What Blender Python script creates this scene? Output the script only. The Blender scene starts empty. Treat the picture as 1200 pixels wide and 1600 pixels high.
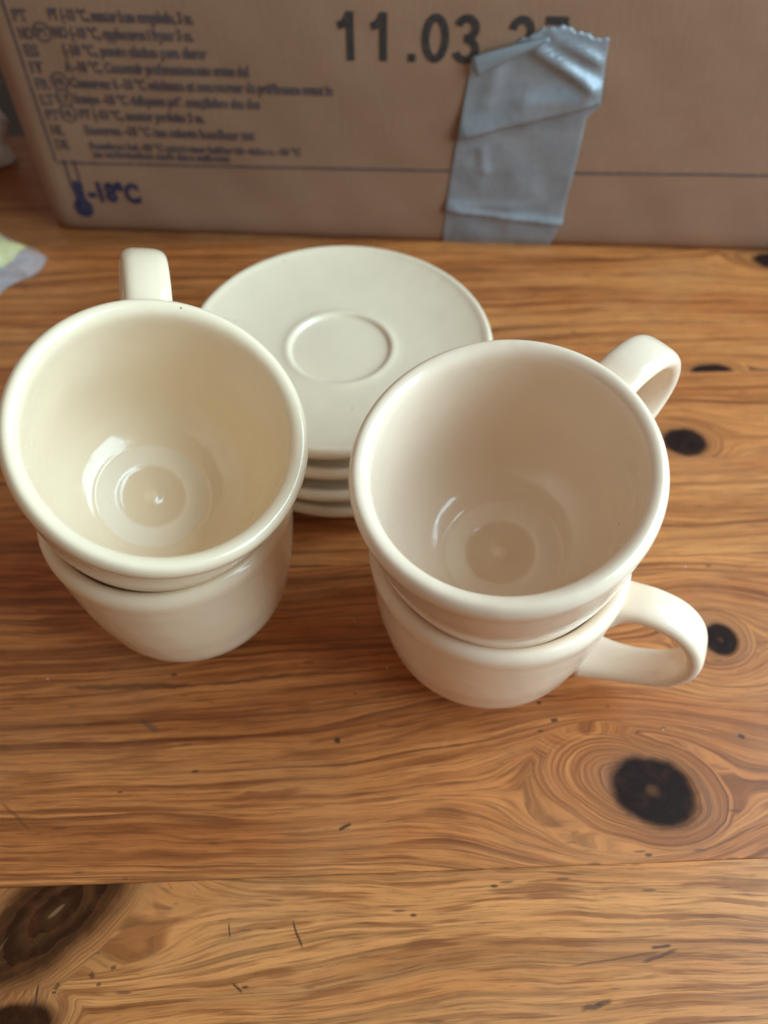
import bpy, bmesh, math, random
from mathutils import Vector, Matrix
R = math.radians
S = 0.0069                      # metres per modelling unit (a saucer is 10 cm across)
sc = bpy.context.scene
col = sc.collection

# ------------------------------------------------------------------ camera
FPX, PITCH, CAMH = 1257.755, 0.924, 31.347
cam_d = bpy.data.cameras.new('camera')
cam = bpy.data.objects.new('camera', cam_d)
col.objects.link(cam)
cam_d.sensor_fit = 'VERTICAL'
cam_d.sensor_height = 24
cam_d.lens = FPX / 1600 * 24
cam_d.clip_start = 0.01
cam_d.clip_end = 100
cam.location = (0, 0, CAMH * S)
cam.rotation_euler = (math.pi / 2 - PITCH, 0, 0)
cam_d.dof.use_dof = True
cam_d.dof.focus_distance = 25.6 * S
cam_d.dof.aperture_fstop = 7.8
sc.camera = cam

# ------------------------------------------------------------------ world and light
w = bpy.data.worlds.new('World')
sc.world = w
w.use_nodes = True
bg = w.node_tree.nodes['Background']
bg.inputs[0].default_value = (1.0, 0.82, 0.68, 1)
bg.inputs[1].default_value = 0.27


def area(name, loc, target, sx, sy, power, color):
    l = bpy.data.lights.new(name, 'AREA')
    l.shape = 'RECTANGLE'
    l.size, l.size_y, l.energy, l.color = sx, sy, power, color
    o = bpy.data.objects.new(name, l)
    o.location = loc
    d = Vector(target) - Vector(loc)
    o.rotation_euler = d.to_track_quat('-Z', 'Y').to_euler()
    col.objects.link(o)
    return o


# a window to the right of the table: two casements, each an area lamp
for k in (0, 1):
    area('window_light', (0.76, -0.20 + 0.45 * k, 0.52), (0.03, 0.12, 0.04), 0.42, 0.86, 9.8, (0.57, 0.86, 1.02))

sc.view_settings.view_transform = 'Standard'
sc.view_settings.look = 'None'
sc.view_settings.exposure = 0.12
sc.view_settings.gamma = 1.0
sc.cycles.use_denoising = True
sc.cycles.denoising_prefilter = 'NONE'
sc.cycles.denoising_input_passes = 'RGB_ALBEDO'


# ------------------------------------------------------------------ helpers
def link(name, bm, mat, parent=None, smooth=True):
    me = bpy.data.meshes.new(name)
    bm.normal_update()
    bm.to_mesh(me)
    bm.free()
    if smooth:
        for p in me.polygons:
            p.use_smooth = True
    if mat:
        me.materials.append(mat)
    o = bpy.data.objects.new(name, me)
    col.objects.link(o)
    if parent:
        o.parent = parent
    return o


def empty(name, loc, rot=(0, 0, 0)):
    o = bpy.data.objects.new(name, None)
    o.empty_display_size = 0.02
    o.location = Vector(loc) * S
    o.rotation_euler = rot
    col.objects.link(o)
    return o


def tag(o, label=None, cat=None, group=None, kind=None):
    if label: o['label'] = label
    if cat: o['category'] = cat
    if group: o['group'] = group
    if kind: o['kind'] = kind
    return o


def spline(pts, n):
    """Catmull-Rom through pts, n samples a span."""
    P = [Vector(p) for p in pts]
    P = [2 * P[0] - P[1]] + P + [2 * P[-1] - P[-2]]
    out = []
    for i in range(1, len(P) - 2):
        a, b, c, d = P[i - 1], P[i], P[i + 1], P[i + 2]
        for k in range(n):
            t = k / n
            out.append(0.5 * ((2 * b) + (c - a) * t + (2 * a - 5 * b + 4 * c - d) * t * t + (3 * b - a - 3 * c + d) * t ** 3))
    out.append(P[-2])
    return out


def lathe(prof, seg=112, wob=0.0, seed=0):
    """prof: (r, z) from the outer axis point round to the inner axis point."""
    bm = bmesh.new()
    rnd = random.Random(seed)
    ph = [rnd.uniform(0, 6.28) for _ in range(3)]
    rings = []
    for r, z in prof:
        if r < 1e-4:
            rings.append([bm.verts.new((0, 0, z * S))])
        else:
            ring = []
            for k in range(seg):
                a = 2 * math.pi * k / seg
                rr = r * (1 + wob * (math.sin(2 * a + ph[0]) + 0.5 * math.sin(3 * a + ph[1])))
                zz = z + wob * 2.0 * r * math.sin(2 * a + ph[2]) * (z / 8)
                ring.append(bm.verts.new((rr * math.cos(a) * S, rr * math.sin(a) * S, zz * S)))
            rings.append(ring)
    for A, B in zip(rings, rings[1:]):
        if len(A) == 1 and len(B) == 1:
            continue
        for k in range(seg):
            k2 = (k + 1) % seg
            if len(A) == 1:
                bm.faces.new((A[0], B[k2], B[k]))
            elif len(B) == 1:
                bm.faces.new((A[k], A[k2], B[0]))
            else:
                bm.faces.new((A[k], A[k2], B[k2], B[k]))
    return bm


# ------------------------------------------------------------------ node expressions
class X:
    """A number in a node tree; + - * / build Math nodes."""
    def __init__(s, nt, v): s.nt, s.v = nt, v
    def op(s, kind, *others, clamp=False):
        n = s.nt.nodes.new('ShaderNodeMath')
        n.operation = kind
        n.use_clamp = clamp
        for i, q in enumerate((s,) + others):
            q = q.v if isinstance(q, X) else q
            if isinstance(q, (int, float)): n.inputs[i].default_value = q
            else: s.nt.links.new(q, n.inputs[i])
        return X(s.nt, n.outputs[0])
    def __add__(s, o): return s.op('ADD', o)
    __radd__ = __add__
    def __sub__(s, o): return s.op('SUBTRACT', o)
    def __rsub__(s, o): return X(s.nt, o).op('SUBTRACT', s)
    def __mul__(s, o): return s.op('MULTIPLY', o)
    __rmul__ = __mul__
    def __truediv__(s, o): return s.op('DIVIDE', o)
    def max(s, o): return s.op('MAXIMUM', o)
    def min(s, o): return s.op('MINIMUM', o)
    def sqrt(s): return s.op('SQRT')
    def abs(s): return s.op('ABSOLUTE')
    def pow(s, p): return s.op('POWER', p)
    def frac(s): return s.op('FRACT')
    def sat(s): return s.op('ADD', 0.0, clamp=True)
    def step(s, a, b):
        """smoothstep from a to b (b may be below a)"""
        n = s.nt.nodes.new('ShaderNodeMapRange')
        n.interpolation_type = 'SMOOTHSTEP'
        flip = b < a
        n.inputs['From Min'].default_value = min(a, b)
        n.inputs['From Max'].default_value = max(a, b)
        n.inputs['To Min'].default_value = 1.0 if flip else 0.0
        n.inputs['To Max'].default_value = 0.0 if flip else 1.0
        s.nt.links.new(s.v, n.inputs['Value'])
        return X(s.nt, n.outputs['Result'])


def vec(nt, x, y, z=0.0):
    n = nt.nodes.new('ShaderNodeCombineXYZ')
    for i, q in enumerate((x, y, z)):
        q = q.v if isinstance(q, X) else q
        if isinstance(q, (int, float)): n.inputs[i].default_value = q
        else: nt.links.new(q, n.inputs[i])
    return n.outputs[0]


def noise(nt, x, y, z=0.0, scale=1.0, detail=2.0, rough=0.5, dist=0.0):
    n = nt.nodes.new('ShaderNodeTexNoise')
    n.inputs['Scale'].default_value = scale
    n.inputs['Detail'].default_value = detail
    n.inputs['Roughness'].default_value = rough
    n.inputs['Distortion'].default_value = dist
    nt.links.new(vec(nt, x, y, z), n.inputs['Vector'])
    return X(nt, n.outputs['Fac'])


def voro(nt, x, y, z=0.0, scale=1.0, what='Distance', rnd=1.0):
    n = nt.nodes.new('ShaderNodeTexVoronoi')
    n.inputs['Scale'].default_value = scale
    n.inputs['Randomness'].default_value = rnd
    nt.links.new(vec(nt, x, y, z), n.inputs['Vector'])
    return n.outputs[what]


def mix(nt, f, a, b, mode='MIX'):
    n = nt.nodes.new('ShaderNodeMix')
    n.data_type = 'RGBA'
    n.blend_type = mode
    for i, q in ((0, f), (6, a), (7, b)):
        q = q.v if isinstance(q, X) else q
        if isinstance(q, tuple): n.inputs[i].default_value = (*q, 1)
        elif isinstance(q, (int, float)): n.inputs[i].default_value = q
        else: nt.links.new(q, n.inputs[i])
    return n.outputs[2]


def new_mat(name):
    m = bpy.data.materials.new(name)
    m.use_nodes = True
    nt = m.node_tree
    b = nt.nodes['Principled BSDF']
    return m, nt, b


def setin(nt, b, key, v):
    v = v.v if isinstance(v, X) else v
    if isinstance(v, tuple): b.inputs[key].default_value = (*v, 1)
    elif isinstance(v, (int, float)): b.inputs[key].default_value = v
    else: nt.links.new(v, b.inputs[key])


def bump(nt, b, h, dist, strength=1.0):
    n = nt.nodes.new('ShaderNodeBump')
    n.inputs['Distance'].default_value = dist
    n.inputs['Strength'].default_value = strength
    nt.links.new(h.v, n.inputs['Height'])
    nt.links.new(n.outputs[0], b.inputs['Normal'])


def objxyz(nt):
    t = nt.nodes.new('ShaderNodeTexCoord')
    m = nt.nodes.new('ShaderNodeVectorMath')
    m.operation = 'SCALE'
    m.inputs['Scale'].default_value = 1 / S
    nt.links.new(t.outputs['Object'], m.inputs[0])
    s = nt.nodes.new('ShaderNodeSeparateXYZ')
    nt.links.new(m.outputs[0], s.inputs[0])
    return [X(nt, s.outputs[i]) for i in range(3)]


# ------------------------------------------------------------------ materials
def glaze(name, base, seed, floor_tone=True):
    m, nt, b = new_mat(name)
    x, y, z = objxyz(nt)
    cloud = noise(nt, x, y, z + seed * 7.3, 0.35, 3)
    c = mix(nt, cloud.step(0.35, 0.7), tuple(v * 0.965 for v in base), base)
    # cup floor coloured by radius: a pale ring round a browner dimple
    rad = (x * x + y * y).sqrt()
    low = z.step(0.80, 0.66) * z.step(0.2, 0.4)
    if floor_tone:
        c = mix(nt, low * rad.step(2.14, 2.02) * rad.step(1.15, 1.36) * 0.55, c, (0.86, 0.75, 0.62))
        c = mix(nt, low * rad.step(1.36, 1.15) * rad.step(0.1, 0.4) * 0.40, c, (0.66, 0.47, 0.29))
    # iron specks and pin holes under the glaze
    d = X(nt, voro(nt, x, y, z + seed * 3.1, 1.1))
    pick = X(nt, voro(nt, x, y, z + seed * 3.1, 1.1, 'Color'))
    speck = d.step(0.055, 0.03) * pick.step(0.74, 0.75)
    c = mix(nt, speck * 0.8, c, (0.16, 0.11, 0.08))
    d2 = X(nt, voro(nt, x, y, z + seed * 1.7, 3.2))
    p2 = X(nt, voro(nt, x, y, z + seed * 1.7, 3.2, 'Color'))
    c = mix(nt, d2.step(0.13, 0.05) * p2.step(0.70, 0.72) * 0.30, c, (0.45, 0.36, 0.25))
    setin(nt, b, 'Base Color', c)
    smear = noise(nt, x, y, z + 2.0, 0.8, 4, 0.6)
    setin(nt, b, 'Roughness', smear * 0.10 + 0.08)
    b.inputs['IOR'].default_value = 1.52
    h = noise(nt, x * 0.05, y * 0.05, z * 2.2 + seed, 1, 3) * 0.12 + noise(nt, x, y, z + seed, 0.55, 2) * 1.0 + noise(nt, x, y, z + seed, 6.0, 2) * 0.03
    bump(nt, b, h, 0.0006, 0.5)
    return m


CREAM = glaze('cream_glaze', (0.83, 0.65, 0.455), 1)
CREAM_PINK = glaze('blush_cream_glaze', (0.85, 0.652, 0.485), 2)
CREAM_PLATE = glaze('pale_cream_glaze', (0.76, 0.60, 0.43), 3, False)


def wood(name, knots, seed, light, mid, dark, red=0.5, freq=1.0, marks=(), heart=None, ringy=1.0):
    """Flat-sawn pine.  knots: (x, y, a, b, angle deg, ring reach, core kind) in table units."""
    m, nt, b = new_mat(name)
    x, y, z = objxyz(nt)
    wig = (noise(nt, x * 0.045, y * 0.16, seed, 1, 2) - 0.5) * 2.2 + (noise(nt, x * 0.22, y * 0.5, seed + 4, 1, 2) - 0.5) * 0.32
    F = y + wig
    ringsum = None
    cores = None
    halo = None
    pale = None
    for (kx, ky, ka, kb, ang, reach, kind) in knots:
        ca, sa = math.cos(R(ang)), math.sin(R(ang))
        wob = (noise(nt, x * 0.5, y * 0.5, seed + kx, 1, 2) - 0.5) * 0.35
        u = ((x - kx) * ca + (y - ky) * sa) / ka
        v = ((y - ky) * ca - (x - kx) * sa) / kb
        d = (u * u + v * v).sqrt() + wob
        # grain parts round the knot: stream function of a flow past an ellipse
        un = (x - kx + 0.45 * ka) / (ka * reach * 1.4)
        vn = (y - ky) / (kb * reach)
        q = (un * un + vn * vn).max(1.0)
        F = F - (y - ky) / q
        du = (u + 0.45) / 1.3
        dr = ((du * du + v * v).sqrt() + wob * 0.8) / reach
        t = (1.0 - dr).max(0.0) * (kb * reach * 1.7)
        ringsum = t if ringsum is None else ringsum + t
        nz = (noise(nt, x * 2.2, y * 2.2, seed + 9, 1, 3) - 0.5) * 0.16
        core = (d + nz).step(1.25, 0.72) if kind == 'heart' else (d + nz).step(1.18, 0.82)
        if kind == 'ring':
            core = core * (d.step(0.02, 0.22) * 0.2 + 0.80)
        if kind == 'heart':
            core = core * ((d * 3.1 + nz * 3).frac().step(0.2, 0.75) * 0.10 + 0.90)
            p_ = (u * u * 60.0 + v * v * 300.0).sqrt().step(1.0, 0.6)
            pale = p_ if pale is None else pale.max(p_)
        cores = core if cores is None else cores.max(core)
        hl = d.step(1.9, 0.9)
        halo = hl if halo is None else halo.max(hl)
    if ringsum is not None:
        F = F + ringsum
    G = F * freq
    # broad tone, growth lines, fibres - all follow G
    broad = noise(nt, x * 0.03, G * 0.35, seed + 1, 1, 2)
    band = noise(nt, x * 0.035, G * 1.15, seed + 2, 1, 3, 0.55)
    lines = noise(nt, x * 0.025, G * 4.6, seed + 3, 1, 2, 0.6)
    saw = (G * 1.25 + noise(nt, x * 0.05, G * 0.6, seed + 5, 1, 2) * 2.2).frac()
    fib = noise(nt, x * 0.5, G * 20.0, seed + 6, 1, 3, 0.6)
    c = mix(nt, broad.step(0.3, 0.7), mid, light)
    c = mix(nt, band.step(0.44, 0.68) * 0.62, c, mix(nt, 0.45, mid, dark))
    c = mix(nt, noise(nt, x * 0.06, G * 2.0, seed + 50, 1, 3, 0.6).step(0.50, 0.66) * 0.55, c, light)
    late = saw.step(0.55, 0.97) * saw.step(1.0, 0.965) * noise(nt, x * 0.06, G * 0.9, seed + 7, 1, 2).step(0.42, 0.62)
    c = mix(nt, late * 0.8 * ringy, c, dark)
    c = mix(nt, lines.step(0.54, 0.68) * 0.72, c, dark)
    if ringsum is not None:
        kr = (ringsum * 4.2 + noise(nt, x * 0.4, y * 0.4, seed + 12, 1, 2) * 0.6).frac().step(0.45, 0.95)
        c = mix(nt, kr * (ringsum * 1.2).sat() * 0.45, c, dark)
    # crisp dark edges of the latewood, and finer ones between
    for fr, ww, amt in ((2.3, 0.10, 0.40 * ringy), (5.2, 0.16, 0.20 * ringy)):
        q = (G * fr + noise(nt, x * 0.06, G * 0.8, seed + 80 + fr, 1, 3, 0.5) * 2.4).frac()
        line = q.step(0.62, 0.97) * q.step(1.0, 0.975) * noise(nt, x * 0.09, G * 1.6, seed + 81 + fr, 1, 2).step(0.44, 0.60)
        c = mix(nt, line * amt, c, (dark[0] * 1.2, dark[1] * 1.3, dark[2] * 1.2))
    # resin streaks: short, reddish, along the grain
    st = noise(nt, x * 0.26, G * 4.6, seed + 8, 1, 2, 0.5)
    c = mix(nt, st.step(0.52, 0.64) * red, c, (0.22, 0.056, 0.013))
    st3 = noise(nt, x * 0.22, G * 7.0, seed + 16, 1, 3, 0.55)
    c = mix(nt, st3.step(0.56, 0.66) * red * 0.75, c, (0.15, 0.036, 0.009))
    st2 = noise(nt, x * 0.45, G * 10.0, seed + 14, 1, 2, 0.5)
    c = mix(nt, st2.step(0.66, 0.74) * red * 0.9, c, (0.19, 0.055, 0.018))
    c = mix(nt, fib.step(0.46, 0.70) * 0.62, c, mix(nt, 0.6, dark, (0.10, 0.036, 0.012)))
    fib2 = noise(nt, x * 0.16, G * 9.0, seed + 60, 1, 4, 0.7)
    c = mix(nt, fib2.step(0.52, 0.70) * 0.50, c, mix(nt, 0.4, mid, dark))
    c = mix(nt, fib2.step(0.46, 0.30) * 0.30, c, light)
    pore = noise(nt, x * 1.3, G * 26.0, seed + 61, 1, 2, 0.6)
    c = mix(nt, pore.step(0.63, 0.74) * 0.6, c, (0.10, 0.034, 0.012))
    # dark pores / dents
    d = X(nt, voro(nt, x * 0.55, y * 1.3, seed, 0.8))
    pk = X(nt, voro(nt, x * 0.55, y * 1.3, seed, 0.8, 'Color'))
    c = mix(nt, d.step(0.085, 0.04) * pk.step(0.60, 0.63) * 0.85, c, (0.045, 0.022, 0.012))
    d = X(nt, voro(nt, x * 0.5, y * 2.6, seed + 20, 0.9))
    pk = X(nt, voro(nt, x * 0.5, y * 2.6, seed + 20, 0.9, 'Color'))
    c = mix(nt, d.step(0.16, 0.07) * pk.step(0.52, 0.56) * 0.7, c, (0.13, 0.045, 0.018))
    # blotchy wear of the varnish
    blot = noise(nt, x * 0.14, y * 0.2, seed + 30, 1, 4, 0.6)
    c = mix(nt, blot.step(0.45, 0.75) * 0.25, c, mix(nt, 0.5, light, (0.42, 0.27, 0.14)))
    if halo is not None:
        c = mix(nt, halo * 0.45, c, (0.22, 0.085, 0.03))
        c = mix(nt, cores * 0.96, c, mix(nt, noise(nt, x * 1.6, y * 1.6, seed, 1, 3).step(0.45, 0.75), *(((0.024, 0.007, 0.003), (0.060, 0.017, 0.006)) if knots[0][6] == 'heart' else ((0.010, 0.007, 0.008), (0.024, 0.012, 0.010)))))
        if pale is not None:
            c = mix(nt, pale * 0.6, c, (0.25, 0.13, 0.06))
    # hairline scratches in the varnish and pale crumbs of dust
    for ang in (17, 64, -48):
        ca, sa = math.cos(R(ang)), math.sin(R(ang))
        sx_, sy_ = x * ca + y * sa, y * ca - x * sa
        sc_ = noise(nt, sx_ * 0.22, sy_ * 7.0, seed + ang, 1, 2, 0.5).step(0.70, 0.76) * noise(nt, x * 0.25, y * 0.25, seed + ang + 3, 1, 2).step(0.48, 0.62)
        c = mix(nt, sc_ * (0.30 if ang != 64 else 0.22), c, (0.55, 0.36, 0.20) if ang != -48 else (0.14, 0.05, 0.02))
    d = X(nt, voro(nt, x, y, seed + 70, 0.9))
    pk = X(nt, voro(nt, x, y, seed + 70, 0.9, 'Color'))
    c = mix(nt, d.step(0.045, 0.025) * pk.step(0.68, 0.70) * 0.8, c, (0.62, 0.55, 0.45))
    hgt = lines * 0.25 + fib * 0.2 + band * 0.3
    # scratches and dents cut by hand: (x0, y0, x1, y1, half width, darkness)
    for (x0, y0, x1, y1, hw, dk, mc) in marks:
        L = math.hypot(x1 - x0, y1 - y0)
        ux, uy = (x1 - x0) / L, (y1 - y0) / L
        al = (x - x0) * ux + (y - y0) * uy
        ac = ((y - y0) * ux - (x - x0) * uy) + (noise(nt, x * 1.5, y * 1.5, seed + x0, 1, 2) - 0.5) * hw * 2.0
        tt = (al - L / 2).abs() / (L / 2)
        f = ac.abs().step(hw, hw * 0.35) * tt.step(1.05, 0.6) * dk
        c = mix(nt, f, c, mc)
        hgt = hgt - f * 0.12
    setin(nt, b, 'Base Color', c)
    rg = noise(nt, x * 0.3, y * 0.6, seed + 40, 1, 4, 0.6) * 0.22 + 0.30
    setin(nt, b, 'Roughness', rg + (fib - 0.5) * 0.12)
    b.inputs['IOR'].default_value = 1.45
    if cores is not None:
        setin(nt, b, 'Specular IOR Level', 0.36 - cores * 0.28)
    else:
        b.inputs['Specular IOR Level'].default_value = 0.36
    dust = noise(nt, x * 1.1, y * 1.1, seed + 41, 1, 3)
    if cores is not None:
        hgt = hgt * (1.0 - cores)
    bump(nt, b, hgt + dust * 0.10, 0.0007, 0.45)
    return m


# ------------------------------------------------------------------ table
TABLE_ROT = R(2.1)
table = empty('wooden_table', (0, 0, 0), (0, 0, TABLE_ROT))
tag(table, 'varnished knotty pine table top of wide planks under the cups', 'table')


def tl(px, py):
    """photo pixel -> table-local units on the table top"""
    c, s = math.cos(PITCH), math.sin(PITCH)
    A, B = (px - 600) / FPX, (800 - py) / FPX
    d = (A, c + B * s, -s + B * c)
    t = -CAMH / d[2]
    X_, Y_ = d[0] * t, d[1] * t
    ca, sa = math.cos(-TABLE_ROT), math.sin(-TABLE_ROT)
    return X_ * ca - Y_ * sa, X_ * sa + Y_ * ca


def mk(a, b_, hw=0.07, dk=0.8, c=(0.05, 0.025, 0.014)):
    return (*tl(*a), *tl(*b_), hw, dk, c)


LIGHT, MID, DARK = (0.65, 0.245, 0.071), (0.48, 0.137, 0.034), (0.12, 0.022, 0.005)
LIGHT2, MID2 = (0.38, 0.150, 0.046), (0.27, 0.088, 0.024)
YEL, YMID = (0.68, 0.270, 0.086), (0.53, 0.170, 0.045)

k1 = tl(1020, 1235); k2 = tl(1070, 690); k3 = tl(1112, 579); k4 = tl(1126, 1000)
k5 = tl(88, 1424); k6 = tl(15, 1600); k7 = tl(1210, 408)
wood_front = wood('pine_front', [(k5[0], k5[1], 3.1, 1.5, 42, 1.5, 'heart'), (k6[0], k6[1] - 0.2, 1.5, 0.8, 10, 1.6, 'dark')], 3.0,
                  YEL, YMID, (0.20, 0.075, 0.022), red=0.70, freq=0.9, ringy=0.8,
                  marks=[mk((60, 1535), (52, 1582), 0.05), mk((457, 1436), (472, 1484), 0.06), mk((357, 1442), (359, 1465), 0.04),
                         mk((363, 1535), (378, 1552), 0.06), mk((85, 1548), (92, 1535), 0.1, .8, (0.1, .04, .015)),
                         mk((140, 1520), (145, 1530), 0.12, .8, (0.1, .04, .015)), mk((172, 1513), (182, 1510), 0.1, .8, (0.1, .04, .015)),
                         mk((150, 1540), (158, 1537), 0.08, .8, (0.1, .04, .015)), mk((80, 1552), (88, 1551), 0.06),
                         mk((905, 1578), (960, 1566), 0.10, .8, (0.1, .04, .02)), mk((1000, 1505), (1060, 1482), 0.08, .8, (0.12, .04, .02)),
                         mk((880, 1512), (1040, 1485), 0.05, .7, (0.15, .05, .02)), mk((1015, 1482), (1050, 1477), 0.07, .8)])
wood_knot = wood('pine_big_knot', [(k1[0], k1[1], 1.74, 1.32, -20, 1.75, 'ring'), (k4[0], k4[1], 0.72, 0.78, 0, 2.0, 'ring')], 11.0,
                 (0.64, 0.234, 0.068), (0.46, 0.130, 0.032), DARK, red=0.6, freq=1.0,
                 marks=[mk((218, 1122), (246, 1145), 0.16, .55, (0.07, .05, .035)), mk((528, 1298), (550, 1287), 0.09, .9),
                        mk((736, 1390), (752, 1383), 0.11, .8), mk((860, 1126), (872, 1124), 0.11, .9), mk((1152, 1148), (1164, 1152), 0.13, .9),
                        mk((522, 1155), (532, 1157), 0.12, .9), mk((350, 1250), (480, 1232), 0.20, .65, (0.22, .06, .018)),
                        mk((90, 1073), (320, 1071), 0.16, .65, (0.10, .035, .014)), mk((320, 1072), (470, 1050), 0.10, .6, (0.10, .035, .014)),
                        mk((0, 1252), (50, 1300), 0.08, .5, (0.12, .045, .015)), mk((838, 1098), (846, 1098), 0.10, .9)])
wood_mid = wood('pine_middle', [(tl(800, 840)[0], tl(800, 840)[1], 0.9, 0.6, 0, 1.6, 'dark')], 23.0, LIGHT, MID, DARK, red=0.30, freq=0.8,
                marks=[mk((1020, 892), (1052, 898), 0.16, .55, (0.34, .30, .24)), mk((1040, 874), (1062, 888), 0.12, .5, (0.16, .12, .09))])
wood_k2 = wood('pine_dark_knot', [(k2[0], k2[1], 1.10, 0.92, -6, 1.8, 'dark')], 37.0, LIGHT, MID, DARK, red=0.25, freq=0.9)
wood_k3 = wood('pine_cut_knot', [(k3[0], k3[1], 1.15, 0.55, 0, 1.8, 'dark'), (k7[0], k7[1], 1.3, 0.8, -15, 1.7, 'dark')], 41.0, LIGHT, MID, DARK, red=0.3, freq=0.75)
wood_back = wood('pine_back', [(8, 52, 1, 0.7, 0, 1.7, 'dark')], 53.0, LIGHT2, MID2, DARK, red=0.3, freq=0.8)
wood_low = wood('pine_low', [(4, -2, 1, 0.7, 0, 1.7, 'dark')], 59.0, YEL, YMID, DARK, red=0.5, freq=0.8)

seams = [-6.5, 7.18, 20.62, 26.62, 32.86, 46.0, 60.0]
mats = [wood_front, wood_knot, wood_mid, wood_k2, wood_k3, wood_back]
TX0, TX1 = -62, 78
rnd = random.Random(4)
for i, (y0, y1) in enumerate(zip(seams, seams[1:])):
    bm = bmesh.new()
    g, bv, th, bd = 0.006, 0.022, 3.2, 0.02
    prof = [(y0 + g, -th), (y0 + g, -bd), (y0 + g + bv, 0.0), (y1 - g - bv, 0.0), (y1 - g, -bd), (y1 - g, -th)]
    dz = [0, -0.012, 0.008, 0, -0.01, 0.006][i]
    n = 14
    rows = []
    for k in range(n + 1):
        xx = TX0 + (TX1 - TX0) * k / n
        rows.append([bm.verts.new((xx * S, yy * S, (zz + dz) * S)) for yy, zz in prof])
    for A, B in zip(rows, rows[1:]):
        for j in range(len(prof)):
            j2 = (j + 1) % len(prof)
            bm.faces.new((A[j], B[j], B[j2], A[j2]))
    bm.faces.new(rows[0]); bm.faces.new(list(reversed(rows[-1])))
    bmesh.ops.recalc_face_normals(bm, faces=bm.faces)
    link('plank', bm, mats[i], table, smooth=False)

# room floor and wall behind the table, barely seen past the box
mf, nt, b = new_mat('dark_floor')
x, y, z = objxyz(nt)
setin(nt, b, 'Base Color', mix(nt, noise(nt, x * .02, y * .3, 0, 1, 3).step(.3, .7), (0.016, 0.010, 0.007), (0.03, 0.019, 0.012)))
b.inputs['Roughness'].default_value = 0.6
bm = bmesh.new()
vs = [bm.verts.new(p) for p in ((-3, -3, -0.74), (3, -3, -0.74), (3, 3, -0.74), (-3, 3, -0.74))]
bm.faces.new(vs)
tag(link('floor', bm, mf, smooth=False), kind='structure')


# ------------------------------------------------------------------ cups
CUP_OUT = [(0.0, 0.16), (1.6, 0.15), (1.85, 0.0), (2.15, 0.0), (2.66, 0.22), (3.34, 0.66), (3.83, 1.20), (4.10, 1.80), (4.28, 2.6),
           (4.44, 3.4), (4.57, 4.4), (4.67, 5.4), (4.745, 6.15), (4.79, 6.50), (4.79, 6.74), (4.735, 6.92), (4.63, 7.05), (4.50, 7.09)]
CUP_IN = [(4.34, 7.04), (4.20, 6.90), (4.12, 6.66), (4.08, 6.2), (4.03, 5.0), (3.93, 3.6), (3.74, 2.4), (3.38, 1.5), (2.87, 0.98),
          (2.45, 0.76), (2.24, 0.69), (2.13, 0.635), (2.00, 0.615), (1.62, 0.61), (1.38, 0.585), (1.20, 0.51), (0.85, 0.465), (0.42, 0.48), (0.18, 0.545), (0.0, 0.575)]
CUP_PROF = [(p.x, p.y) for p in spline([(r, z, 0) for r, z in CUP_OUT + CUP_IN], 4)]
CUP_PROF = [(max(0.0, r), z) for r, z in CUP_PROF]
CUP_PROF[0] = (0.0, CUP_PROF[0][1]); CUP_PROF[-1] = (0.0, CUP_PROF[-1][1])

HANDLE = [(4.42, 5.68), (5.0, 5.98), (5.8, 6.08), (6.8, 5.82), (7.55, 5.15), (7.92, 4.2), (7.85, 3.3), (7.3, 2.5), (6.3, 1.95), (5.2, 1.65), (4.08, 1.52)]


def handle_bm():
    """strap handle in the local XZ plane, rounded-rectangle section, flaring at both roots"""
    bm = bmesh.new()
    path = spline([(x_, 0, z_) for x_, z_ in HANDLE], 6)
    N = len(path)
    sec = 20
    rings = []
    for i, p in enumerate(path):
        a, c_ = path[max(0, i - 1)], path[min(N - 1, i + 1)]
        t = (c_ - a).normalized()
        nrm = Vector((-t.z, 0, t.x))
        f = i / (N - 1)
        e = max(0.0, 1 - f / 0.16) ** 2 + max(0.0, 1 - (1 - f) / 0.2) ** 2
        hw = 0.80 + 0.30 * e
        ht = 0.36 + 0.22 * e
        ring = []
        for k in range(sec):
            q = 2 * math.pi * k / sec
            cx = math.copysign(abs(math.cos(q)) ** 0.62, math.cos(q)) * hw
            cz = math.copysign(abs(math.sin(q)) ** 0.8, math.sin(q)) * ht
            v = p + Vector((0, cx, 0)) + nrm * cz
            ring.append(bm.verts.new(v * S))
        rings.append(ring)
    for A, B in zip(rings, rings[1:]):
        for k in range(sec):
            k2 = (k + 1) % sec
            bm.faces.new((A[k], A[k2], B[k2], B[k]))
    bm.faces.new(rings[0]); bm.faces.new(list(reversed(rings[-1])))
    bmesh.ops.recalc_face_normals(bm, faces=bm.faces)
    return bm


def make_cup(mat, seed):
    t = empty('cup', (0, 0, 0))
    link('cup_body', lathe(CUP_PROF, 128, 0.0018, seed), mat, t)
    link('handle', handle_bm(), mat, t)
    return t


def place(t, x_, y_, z_, az, tx=0.0, ty=0.0, pz=0.0, squash=1.0):
    """stand cup at x,y; tilt (tx,ty) about the point pz above its base"""
    ax = Vector((-ty, tx, 0))
    M = Matrix.Rotation(math.hypot(tx, ty), 4, ax.normalized()) if ax.length > 1e-6 else Matrix.Identity(4)
    M = Matrix.Translation(Vector((x_, y_, z_ + pz)) * S) @ M @ Matrix.Translation(Vector((0, 0, -pz)) * S) @ Matrix.Rotation(R(az), 4, 'Z')
    t.matrix_world = M
    t.scale = (1, 1, squash)


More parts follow.
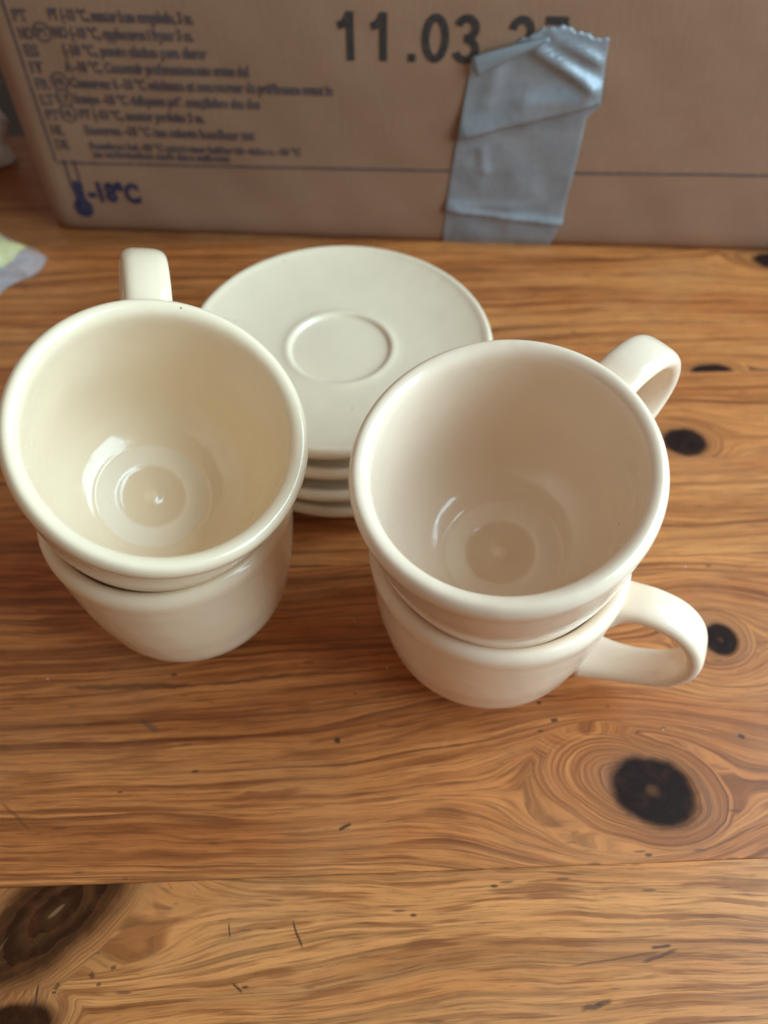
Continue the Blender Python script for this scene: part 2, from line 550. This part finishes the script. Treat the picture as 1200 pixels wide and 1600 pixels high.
OFF, PIV = 6.09, 1.3
LX, LY, RX, RY = -8.326, 18.899, 4.245, 16.958
GROUP = 'cream cups in two stacks'
c = make_cup(CREAM, 1); place(c, LX + 0.05, LY - 0.07, 0, 100, squash=1.07)
tag(c, 'cream cup standing on the table as the bottom of the left stack', 'cup', GROUP)
c = make_cup(CREAM, 2); place(c, LX - 0.42, LY + 0.22, OFF + 0.06, 102, 0.309, -0.302, PIV)
tag(c, 'cream cup on top of the left stack, its handle pointing to the box', 'cup', GROUP)
c = make_cup(CREAM_PINK, 3); place(c, RX, RY - 0.13, 0, -22, squash=1.03)
tag(c, 'cream cup standing on the table under the right stack, handle beside a small knot', 'cup', GROUP)
c = make_cup(CREAM_PINK, 4); place(c, RX + 0.035, RY - 0.283, OFF, 42, -0.114, -0.173, PIV)
tag(c, 'cream cup on top of the right stack, handle pointing back right', 'cup', GROUP)

# ------------------------------------------------------------------ saucers
SAUCER = [(0.0, 0.66), (2.3, 0.66), (2.72, 0.62), (2.85, 0.1), (2.98, 0.0), (3.15, 0.02), (3.3, 0.35), (3.6, 0.72), (4.6, 0.88), (5.8, 1.03),
          (6.6, 1.14), (6.98, 1.19), (7.19, 1.34), (7.26, 1.56), (7.20, 1.78), (7.06, 1.91), (6.88, 1.88), (6.6, 1.76), (5.8, 1.56), (4.6, 1.36), (3.4, 1.26), (2.85, 1.25), (2.62, 1.28),
          (2.46, 1.26), (2.34, 1.16), (2.2, 1.11), (1.4, 1.10), (0.0, 1.11)]
SP = [(max(0.0, p.x), p.y) for p in spline([(r, z, 0) for r, z in SAUCER], 4)]
SP[0] = (0.0, SP[0][1]); SP[-1] = (0.0, SP[-1][1])
words = ['cream saucer at the bottom of the stack of four, touching the table', 'cream saucer second from the bottom of the saucer stack',
         'cream saucer third from the bottom, just under the top saucer', 'cream saucer on top of the stack, its round well facing up']
for k in range(4):
    o = link('saucer', lathe(SP, 128, 0.0012, 20 + k), CREAM_PLATE)
    o.location = Vector((-2.1 + [0.15, -0.1, 0.08, 0][k], 29.41 + [0.12, -0.05, 0.05, 0][k], 0.004 + 1.41 * k)) * S
    o.rotation_euler = (0, 0, 1.3 * k)
    tag(o, words[k], 'saucer', 'stacked cream saucers')

# ------------------------------------------------------------------ cardboard box
def cardboard(name):
    m, nt, b = new_mat(name)
    x, y, z = objxyz(nt)
    fl = noise(nt, x * 7, y * 7, z * 1.2, 1, 3)
    bl = noise(nt, x * .1, y * .1, z * .16, 1, 4, .6)
    c = mix(nt, bl.step(.3, .7), (0.262, 0.138, 0.080), (0.302, 0.164, 0.097))
    c = mix(nt, fl.step(.35, .8) * .25, c, (0.23, 0.13, 0.072))
    scuff = noise(nt, x * .22, y * .22, z * .35, 1, 5, .65)
    c = mix(nt, scuff.step(.62, .8) * .35, c, (0.19, 0.10, 0.052))
    flute = (x * 2.0 + noise(nt, x * .1, y, z * .1, 1, 1) * .4).frac()
    setin(nt, b, 'Base Color', c)
    b.inputs['Roughness'].default_value = .72
    bump(nt, b, (flute - .5).abs() * .05 + noise(nt, x * .25, y * .25, z * .3, 1, 3) * 1.1 + fl * .3, .0006, .5)
    return m


CARD = cardboard('brown_cardboard')


def flat_mat(name, colr, rough=.7, spotty=0.0):
    m, nt, b = new_mat(name)
    x, y, z = objxyz(nt)
    n = noise(nt, x * 3, y * 3, z * 3, 1, 3)
    setin(nt, b, 'Base Color', mix(nt, n.step(.4, .75) * spotty, colr, (0.25, 0.15, 0.09)))
    b.inputs['Roughness'].default_value = rough
    return m


INK = flat_mat('faded_ink', (0.075, 0.052, 0.056), .7, .35)
INK_BLUE = flat_mat('navy_ink', (0.012, 0.016, 0.055), .7, .2)
INK_BLACK = flat_mat('black_stamp_ink', (0.022, 0.018, 0.017), .65, .12)

BOXROT = R(-2.937)
BOXL = (-21.71, 46.98)
BW, BD, BH = 57.0, 40.0, 30.0
box = empty('cardboard_box', (BOXL[0], BOXL[1], 0), (0, 0, BOXROT))
tag(box, 'brown cardboard box with printed date and grey tape behind the saucers', 'box')


def front_y(u, v):
    """bulge of the front panel (box-local y, negative = towards the camera)"""
    s = max(0.0, min(1.0, u / BW)); t = v / BH
    bul = -0.35 * math.sin(math.pi * s) * math.sin(math.pi * min(1, t * 0.9 + .05))
    low = 0.25 * max(0.0, 1 - v / 1.2) ** 2                                # the bottom edge rounds under
    dent = 0.10 * math.sin(u * 0.55 + 1.0) * math.sin(v * 0.7) + 0.05 * math.sin(u * 1.3 + v)
    lf = 0.5 * max(0.0, 1 - u / 1.0) ** 2                                  # left edge rounds back
    return bul + low + dent * min(1, u / 3) * 0.25 + lf


def sheet(fn, nu, nv, thick=0.0):
    """grid surface fn(i/nu, j/nv) -> Vector; optional thickness along +y"""
    bm = bmesh.new()
    G = [[bm.verts.new(fn(i / nu, j / nv) * S) for j in range(nv + 1)] for i in range(nu + 1)]
    for i in range(nu):
        for j in range(nv):
            bm.faces.new((G[i][j], G[i + 1][j], G[i + 1][j + 1], G[i][j + 1]))
    if thick:
        H = [[bm.verts.new((fn(i / nu, j / nv) + Vector((0, thick, 0))) * S) for j in range(nv + 1)] for i in range(nu + 1)]
        for i in range(nu):
            for j in range(nv):
                bm.faces.new((H[i][j], H[i][j + 1], H[i + 1][j + 1], H[i + 1][j]))
        for i in range(nu):
            bm.faces.new((G[i][0], H[i][0], H[i + 1][0], G[i + 1][0]))
            bm.faces.new((G[i][nv], G[i + 1][nv], H[i + 1][nv], H[i][nv]))
        for j in range(nv):
            bm.faces.new((G[0][j], G[0][j + 1], H[0][j + 1], H[0][j]))
            bm.faces.new((G[nu][j], H[nu][j], H[nu][j + 1], G[nu][j + 1]))
    return bm


link('front_panel', sheet(lambda a, c_: Vector((a * BW, front_y(a * BW, c_ * BH), 0.03 + c_ * (BH - .03))), 114, 60, 0.5), CARD, box)


def slab(name, lo, hi, parent, mat=CARD, bev=0.12):
    bm = bmesh.new()
    bmesh.ops.create_cube(bm, size=1)
    for v in bm.verts:
        v.co = Vector([(lo[i] + hi[i]) / 2 + v.co[i] * (hi[i] - lo[i]) for i in range(3)]) * S
    bmesh.ops.bevel(bm, geom=bm.edges[:], offset=bev * S, segments=2, affect='EDGES')
    return link(name, bm, mat, parent, smooth=False)


slab('side_panel', (0.02, 0.95, 0.05), (0.52, BD - .55, BH), box)
slab('side_panel', (BW - .52, 0.95, 0.05), (BW - .02, BD - .55, BH), box)
slab('back_panel', (0.05, BD - .5, 0.05), (BW - .05, BD, BH), box)
slab('bottom_flap', (0.6, 1.0, 0.06), (BW - .6, BD - .6, 0.5), box)
slab('top_flap', (0.0, 0.3, BH + .03), (BW, BD / 2 - .1, BH + .5), box)
slab('top_flap', (0.0, BD / 2 + .1, BH + .03), (BW, BD, BH + .5), box)


def on_front(bm, lift):
    """bend flat (u, v) print onto the bulged panel"""
    for v in bm.verts:
        u_, v_ = v.co.x, v.co.y
        v.co = Vector((u_, front_y(u_, v_) - lift, v_)) * S
    return bm


def text_bm(s, size, bold=0.0, width=None, shear=0.0):
    cu = bpy.data.curves.new('t', 'FONT')
    cu.body = s
    cu.size = size
    cu.offset = bold
    cu.shear = shear
    cu.resolution_u = 3
    o = bpy.data.objects.new('t', cu)
    col.objects.link(o)
    bpy.context.view_layer.update()
    me = bpy.data.meshes.new_from_object(o.evaluated_get(bpy.context.evaluated_depsgraph_get()))
    bpy.data.objects.remove(o)
    bpy.data.curves.remove(cu)
    bm = bmesh.new()
    bm.from_mesh(me)
    bpy.data.meshes.remove(me)
    xs = [v.co.x for v in bm.verts]
    x0, x1 = min(xs), max(xs)
    k = (width / (x1 - x0)) if width else 1
    for v in bm.verts:
        v.co.x = (v.co.x - x0) * k
    return bm


def shift(bm, dx, dy, rot=0.0):
    c_, s_ = math.cos(rot), math.sin(rot)
    for v in bm.verts:
        x_, y_ = v.co.x, v.co.y
        v.co = Vector((x_ * c_ - y_ * s_ + dx, x_ * s_ + y_ * c_ + dy, 0))
    return bm


LIFT = 0.035
lines = [(3.96, 11.72, 12.97, 'PT (-18 \u00b0C, manter bem congelado, 3 m.'), (3.94, 11.55, 12.10, 'NO (-18 \u00b0C, oppbevares i fryser 3 m.'),
         (4.17, 12.15, 11.22, '(-18 \u00b0C, ponto abaixo para durar'), (3.99, 14.29, 10.34, 'A -18 \u00b0C, Consumir preferentemente antes del'),
         (4.03, 18.91, 9.46, 'Conserver \u00e0 -18 \u00b0C minimum et consommer de pr\u00e9f\u00e9rence avant le'), (4.05, 14.7, 8.56, 'lempo -18 \u00b0C daliquam pri\u00e8 con\u00e7iliabre das des'),
         (4.04, 11.37, 7.66, 'PT (-18 \u00b0C, manter perfeito 3 m.'), (4.05, 14.17, 6.72, 'Bewaren -18 \u00b0C ten minste houdbaar tot'),
         (4.04, 16.82, 5.82, 'Bewahren bei -18 \u00b0C mindestens haltbar bis siehe v. -18 \u00b0C'), (4.05, 12.46, 5.30, 'zu verbrauchen nach dem auftauen')]
for (a, e, yb, s) in lines:
    sz = 0.78 if yb > 6 else 0.60
    link('printed_line', on_front(shift(text_bm(s, sz, .036, e - a), a, yb), LIFT), INK, box, smooth=False)
for (cx, cy, s) in ((3.35, 12.35, 'PT'), (3.45, 9.75, 'FR'), (3.42, 8.85, 'LT'), (3.36, 7.95, 'NL')):
    bm = bmesh.new()
    n = 28
    A = [bm.verts.new((cx + .52 * math.cos(6.2832 * k / n), cy + .52 * math.sin(6.2832 * k / n), 0)) for k in range(n)]
    B = [bm.verts.new((cx + .42 * math.cos(6.2832 * k / n), cy + .42 * math.sin(6.2832 * k / n), 0)) for k in range(n)]
    for k in range(n):
        bm.faces.new((A[k], A[(k + 1) % n], B[(k + 1) % n], B[k]))
    t2 = shift(text_bm(s, .62, .02, .62), cx - .31, cy - .22)
    me = bpy.data.meshes.new('x'); t2.to_mesh(me); t2.free(); bm.from_mesh(me); bpy.data.meshes.remove(me)
    link('country_mark', on_front(bm, LIFT), INK, box, smooth=False)
for k, s in enumerate(('PT', 'NO', 'ES', 'IT', 'FR', 'LT', 'PT', 'NL', 'DE')):
    link('country_code', on_front(shift(text_bm(s, .85, .03, .78), 2.0, 12.85 - k * .885), LIFT), INK, box, smooth=False)


def bar(name, u0, v0, u1, v1, hw, mat):
    bm = bmesh.new()
    n = max(2, int(math.hypot(u1 - u0, v1 - v0) / .6))
    L = math.hypot(u1 - u0, v1 - v0)
    nx, ny = -(v1 - v0) / L * hw, (u1 - u0) / L * hw
    prev = None
    for k in range(n + 1):
        t = k / n
        a = bm.verts.new((u0 + (u1 - u0) * t + nx, v0 + (v1 - v0) * t + ny, 0))
        c_ = bm.verts.new((u0 + (u1 - u0) * t - nx, v0 + (v1 - v0) * t - ny, 0))
        if prev: bm.faces.new((prev[0], prev[1], c_, a))
        prev = (a, c_)
    return link(name, on_front(bm, LIFT - .006), mat, box, smooth=False)


bar('printed_rule', 1.62, 4.95, 1.72, 20.0, .07, INK)
bar('printed_rule', 1.70, 4.87, 50.0, 5.42, .07, INK)
# date stamp
def arc(cx, cy, rx, ry, a0, a1, n=14):
    return [(cx + rx * math.cos(R(a0 + (a1 - a0) * k / n)), cy + ry * math.sin(R(a0 + (a1 - a0) * k / n))) for k in range(n + 1)]


def stroke(bm, path, hw):
    prev = None
    for k, p in enumerate(path):
        a, c_ = path[max(0, k - 1)], path[min(len(path) - 1, k + 1)]
        L = math.hypot(c_[0] - a[0], c_[1] - a[1]) or 1
        nx, ny = -(c_[1] - a[1]) / L * hw, (c_[0] - a[0]) / L * hw
        q = (bm.verts.new((p[0] + nx, p[1] + ny, 0)), bm.verts.new((p[0] - nx, p[1] - ny, 0)))
        if prev: bm.faces.new((prev[0], prev[1], q[1], q[0]))
        prev = q


def sub(p, q, n=6):
    return [(p[0] + (q[0] - p[0]) * k / n, p[1] + (q[1] - p[1]) * k / n) for k in range(n + 1)]


# digits drawn as heavy strokes in a 1.3 x 2.2 cell
DIG = {
    '1': [sub((.82, 0), (.82, 2.42))] + [[(.18, 1.72), (.5, 1.82), (.70, 2.08), (.78, 2.3)]],
    '.': [sub((.3, 0), (.3, .42), 2)],
    '0': [arc(.72, 1.2, .52, 1.02, 0, 360, 36)],
    '3': [arc(.66, 1.74, .46, .48, 165, -90, 18) + arc(.66, .68, .52, .52, 88, -165, 18)],
    '2': [arc(.68, 1.66, .48, .55, 172, -30, 16) + sub((1.02, 1.2), (.2, .18), 5), sub((.12, .16), (1.2, .16))],
    '7': [sub((.1, 2.2), (1.26, 2.2)), sub((1.16, 2.1), (.5, 0), 6)],
}
bm = bmesh.new()
for ch, ox in zip('11.03.27', (19.15, 20.90, 22.95, 23.75, 25.42, 27.15, 28.25, 30.00)):
    for pth in DIG[ch]:
        stroke(bm, [(ox + a_, 11.36 + b_ * 1.0) for a_, b_ in pth], .20)
link('date_stamp', on_front(bm, LIFT), INK_BLACK, box, smooth=False)
# thermometer and storage temperature
bm = bmesh.new()
n = 26
cx, cy = 2.42, 1.82
ring = [bm.verts.new((cx + .62 * math.cos(6.2832 * k / n), cy + .66 * math.sin(6.2832 * k / n), 0)) for k in range(n)]
bm.faces.new(ring)
q = [bm.verts.new((cx + a_, cy + b_, -.01)) for a_, b_ in ((-.33, .45), (.33, .45), (.30, 1.75), (.0, 1.9), (-.30, 1.75))]
bm.faces.new(q)
for sx in (-.36, .26):
    bm.faces.new([bm.verts.new((cx + a_, cy + b_, -.02)) for a_, b_ in ((sx, 1.3), (sx + .1, 1.3), (sx + .1, 3.25), (sx, 3.25))])
link('thermometer_symbol', on_front(bm, LIFT), INK_BLUE, box, smooth=False)
link('temperature_print', on_front(shift(text_bm('-18\u00b0C', 1.75, .10, 3.35), 3.0, 2.36), LIFT), INK_BLUE, box, smooth=False)

# ------------------------------------------------------------------ duct tape on the box
mt, nt, b = new_mat('silver_duct_tape')
x, y, z = objxyz(nt)
wv = ((x * 5.0).frac() - .5).abs() * .5 + ((z * 5.0).frac() - .5).abs() * .5
tb = noise(nt, x * .4, y * .4, z * .5, 1, 4, .6)
setin(nt, b, 'Base Color', mix(nt, tb.step(.35, .7), (0.225, 0.24, 0.262), (0.28, 0.295, 0.315)))
b.inputs['Metallic'].default_value = .25
setin(nt, b, 'Roughness', tb * .2 + .28)
bump(nt, b, wv * .25 + noise(nt, x * .9, y * .9, z * .6, 1, 4, .5) * 1.1, .0010, .6)

TAPE_L = [(25.55, -0.05), (25.55, 2.3), (25.62, 3.0), (25.75, 5.0), (26.0, 7.6), (26.45, 11.65)]
TAPE_R = [(32.45, -0.05), (32.75, 1.3), (32.98, 1.8), (32.95, 3.6), (33.05, 5.2), (33.15, 8.6), (33.75, 9.2), (33.65, 10.1), (33.5, 12.55)]


def along(P, t):
    z0, z1 = P[0][1], P[-1][1]
    zz = z0 + (z1 - z0) * t
    for (a, b_), (c_, d) in zip(P, P[1:]):
        if zz <= d + 1e-6:
            return a + (c_ - a) * (zz - b_) / (d - b_), zz
    return P[-1]


def ridge(u_, v_, a, b_, wd, h, side=0):
    """height of a crease along segment a-b: gaussian (side 0) or one-sided fold"""
    dx, dy = b_[0] - a[0], b_[1] - a[1]
    L2 = dx * dx + dy * dy
    t = ((u_ - a[0]) * dx + (v_ - a[1]) * dy) / L2
    n_ = ((v_ - a[1]) * dx - (u_ - a[0]) * dy) / math.sqrt(L2)
    e = max(0.0, min(1.0, min(t + .12, 1.12 - t) / .2))
    if side:
        g = math.exp(-(n_ / wd) ** 2) if n_ * side > 0 else math.exp(-(n_ / (wd * .22)) ** 2)
    else:
        g = math.exp(-(n_ / wd) ** 2)
    return h * g * e


def tape_pt(a, t):
    l, r = along(TAPE_L, t), along(TAPE_R, t)
    u_ = l[0] + (r[0] - l[0]) * a
    v_ = l[1] + (r[1] - l[1]) * a
    top = max(0.0, t - .93) / .07
    v_ += top * (1.15 * math.exp(-((a - .58) / .3) ** 2) + .05 * math.sin(a * 40) + .04 * math.sin(a * 91))
    h = 0.06
    h += ridge(u_, v_, (25.8, 7.3), (33.7, 9.6), 1.0, .42, 1)        # the big fold
    h += ridge(u_, v_, (29.6, 12.4), (33.4, 10.2), .38, .40)           # bright ridge to the right edge
    h += ridge(u_, v_, (28.0, 11.9), (27.4, 9.0), .5, .16)
    h += ridge(u_, v_, (30.4, 12.9), (33.3, 11.6), .30, .22)
    h += ridge(u_, v_, (29.2, 9.4), (33.0, 10.0), .45, .18)
    h += ridge(u_, v_, (25.5, 2.55), (32.9, 1.75), .35, .26, 1)        # crease low down
    h += ridge(u_, v_, (25.6, 2.9), (30.0, 2.9), .3, .10)
    h += ridge(u_, v_, (27.4, 6.8), (27.8, 5.0), .35, .10)
    h += .03 * math.sin(u_ * 2.1 + v_) * math.sin(v_ * .9)
    return Vector((u_, front_y(u_, v_) - h, v_))


link('duct_tape', sheet(tape_pt, 70, 110, 0.03), mt, box)
mtu, nt, b = new_mat('tape_underside')
setin(nt, b, 'Base Color', (0.21, 0.23, 0.245)); b.inputs['Roughness'].default_value = .5


def fold_pt(a, t):
    # corner of the tape turned over, showing its pale back
    u0, v0 = 26.45 + 3.9 * a, 11.75 + 1.15 * a ** .8
    wdt = 0.95 * (1 - .75 * a) * t
    u_, v_ = u0 + wdt * .35, v0 - wdt
    return Vector((u_, front_y(u_, v_) - .34 - .12 * math.sin(t * 3.1), v_))


fold_parent = [o for o in box.children if o.name == 'duct_tape'][0]
f = link('folded_corner', sheet(fold_pt, 20, 6, 0.03), mtu, fold_parent)

# ------------------------------------------------------------------ plastic bag with a yellow packet, left edge
mp, nt, b = new_mat('clear_plastic_film')
x, y, z = objxyz(nt)
setin(nt, b, 'Base Color', (0.80, 0.84, 0.90))
b.inputs['Roughness'].default_value = .22
b.inputs['Alpha'].default_value = .22
bump(nt, b, noise(nt, x * .9, y * .9, z * .9, 1, 4) * 2, .002, .8)
my, nt, b = new_mat('yellow_print')
x, y, z = objxyz(nt)
setin(nt, b, 'Base Color', mix(nt, noise(nt, x, y, z, .8, 3).step(.4, .7), (0.58, 0.46, 0.05), (0.50, 0.40, 0.06)))
b.inputs['Roughness'].default_value = .4
mw, nt, b = new_mat('white_carrier_plastic')
x, y, z = objxyz(nt)
setin(nt, b, 'Base Color', mix(nt, noise(nt, x, y, z, .3, 3).step(.4, .7), (0.72, 0.80, 0.88), (0.80, 0.85, 0.90)))
b.inputs['Roughness'].default_value = .35
bump(nt, b, noise(nt, x * .5, y * .5, z * .5, 1, 4) * 2, .003, .8)


def pillow(w_, h_, d_, crum, seed, nu=40, nv=40):
    """crumpled bag: top and bottom sheets meeting at a sealed rim"""
    rn = random.Random(seed)
    waves = [(rn.uniform(.3, 1.6), rn.uniform(.3, 1.6), rn.uniform(0, 6.28), rn.uniform(.3, 1)) for _ in range(9)]
    bm = bmesh.new()
    def f_(i, j, sgn):
        s_, t_ = i / nu * 2 - 1, j / nv * 2 - 1
        e = max(0.0, (1 - s_ ** 4) * (1 - t_ ** 4))
        c_ = sum(a_ * abs(math.sin(p * s_ * 5 + q_ * t_ * 5 + r_)) for p, q_, r_, a_ in waves) / 5
        wob = .06 * math.sin(t_ * 7 + seed) * w_
        return Vector((s_ * w_ + wob, t_ * h_ + .05 * math.sin(s_ * 8) * h_, max(0.03, (d_ if sgn > 0 else .0) * e ** .6 + crum * c_ * (e ** .3 * .8 + .2)) if sgn > 0 else .01)) * S
    T = [[bm.verts.new(f_(i, j, 1)) for j in range(nv + 1)] for i in range(nu + 1)]
    B = [[bm.verts.new(f_(i, j, -1)) for j in range(nv + 1)] for i in range(nu + 1)]
    for i in range(nu):
        for j in range(nv):
            bm.faces.new((T[i][j], T[i + 1][j], T[i + 1][j + 1], T[i][j + 1]))
            bm.faces.new((B[i][j], B[i][j + 1], B[i + 1][j + 1], B[i + 1][j]))
    for i in range(nu):
        bm.faces.new((T[i][0], B[i][0], B[i + 1][0], T[i + 1][0]))
        bm.faces.new((T[i][nv], T[i + 1][nv], B[i + 1][nv], B[i][nv]))
    for j in range(nv):
        bm.faces.new((T[0][j], T[0][j + 1], B[0][j + 1], B[0][j]))
        bm.faces.new((T[nu][j], B[nu][j], B[nu][j + 1], T[nu][j + 1]))
    return bm


o = link('plastic_bag', pillow(5.2, 4.8, 2.2, .6, 3), mp)
o.location = Vector((-28.3, 41.9, .02)) * S
o.rotation_euler = (0, 0, R(-28))
tag(o, 'crumpled clear plastic bag lying at the left edge of the table', 'bag')
o = link('yellow_packet', pillow(2.6, 3.0, .9, .1, 5, 20, 20), my)
o.location = Vector((-26.2, 42.4, .9)) * S
o.rotation_euler = (0, 0, R(-28))
tag(o, 'yellow packet inside the clear bag at the left edge', 'packet')
o = link('white_bag', pillow(4.0, 2.7, .9, .8, 8), mw)
o.location = Vector((-30.6, 55.0, 2.75)) * S
o.rotation_euler = (R(70), R(8), R(24))
tag(o, 'white plastic carrier bag leaning in the shadow left of the box', 'bag')
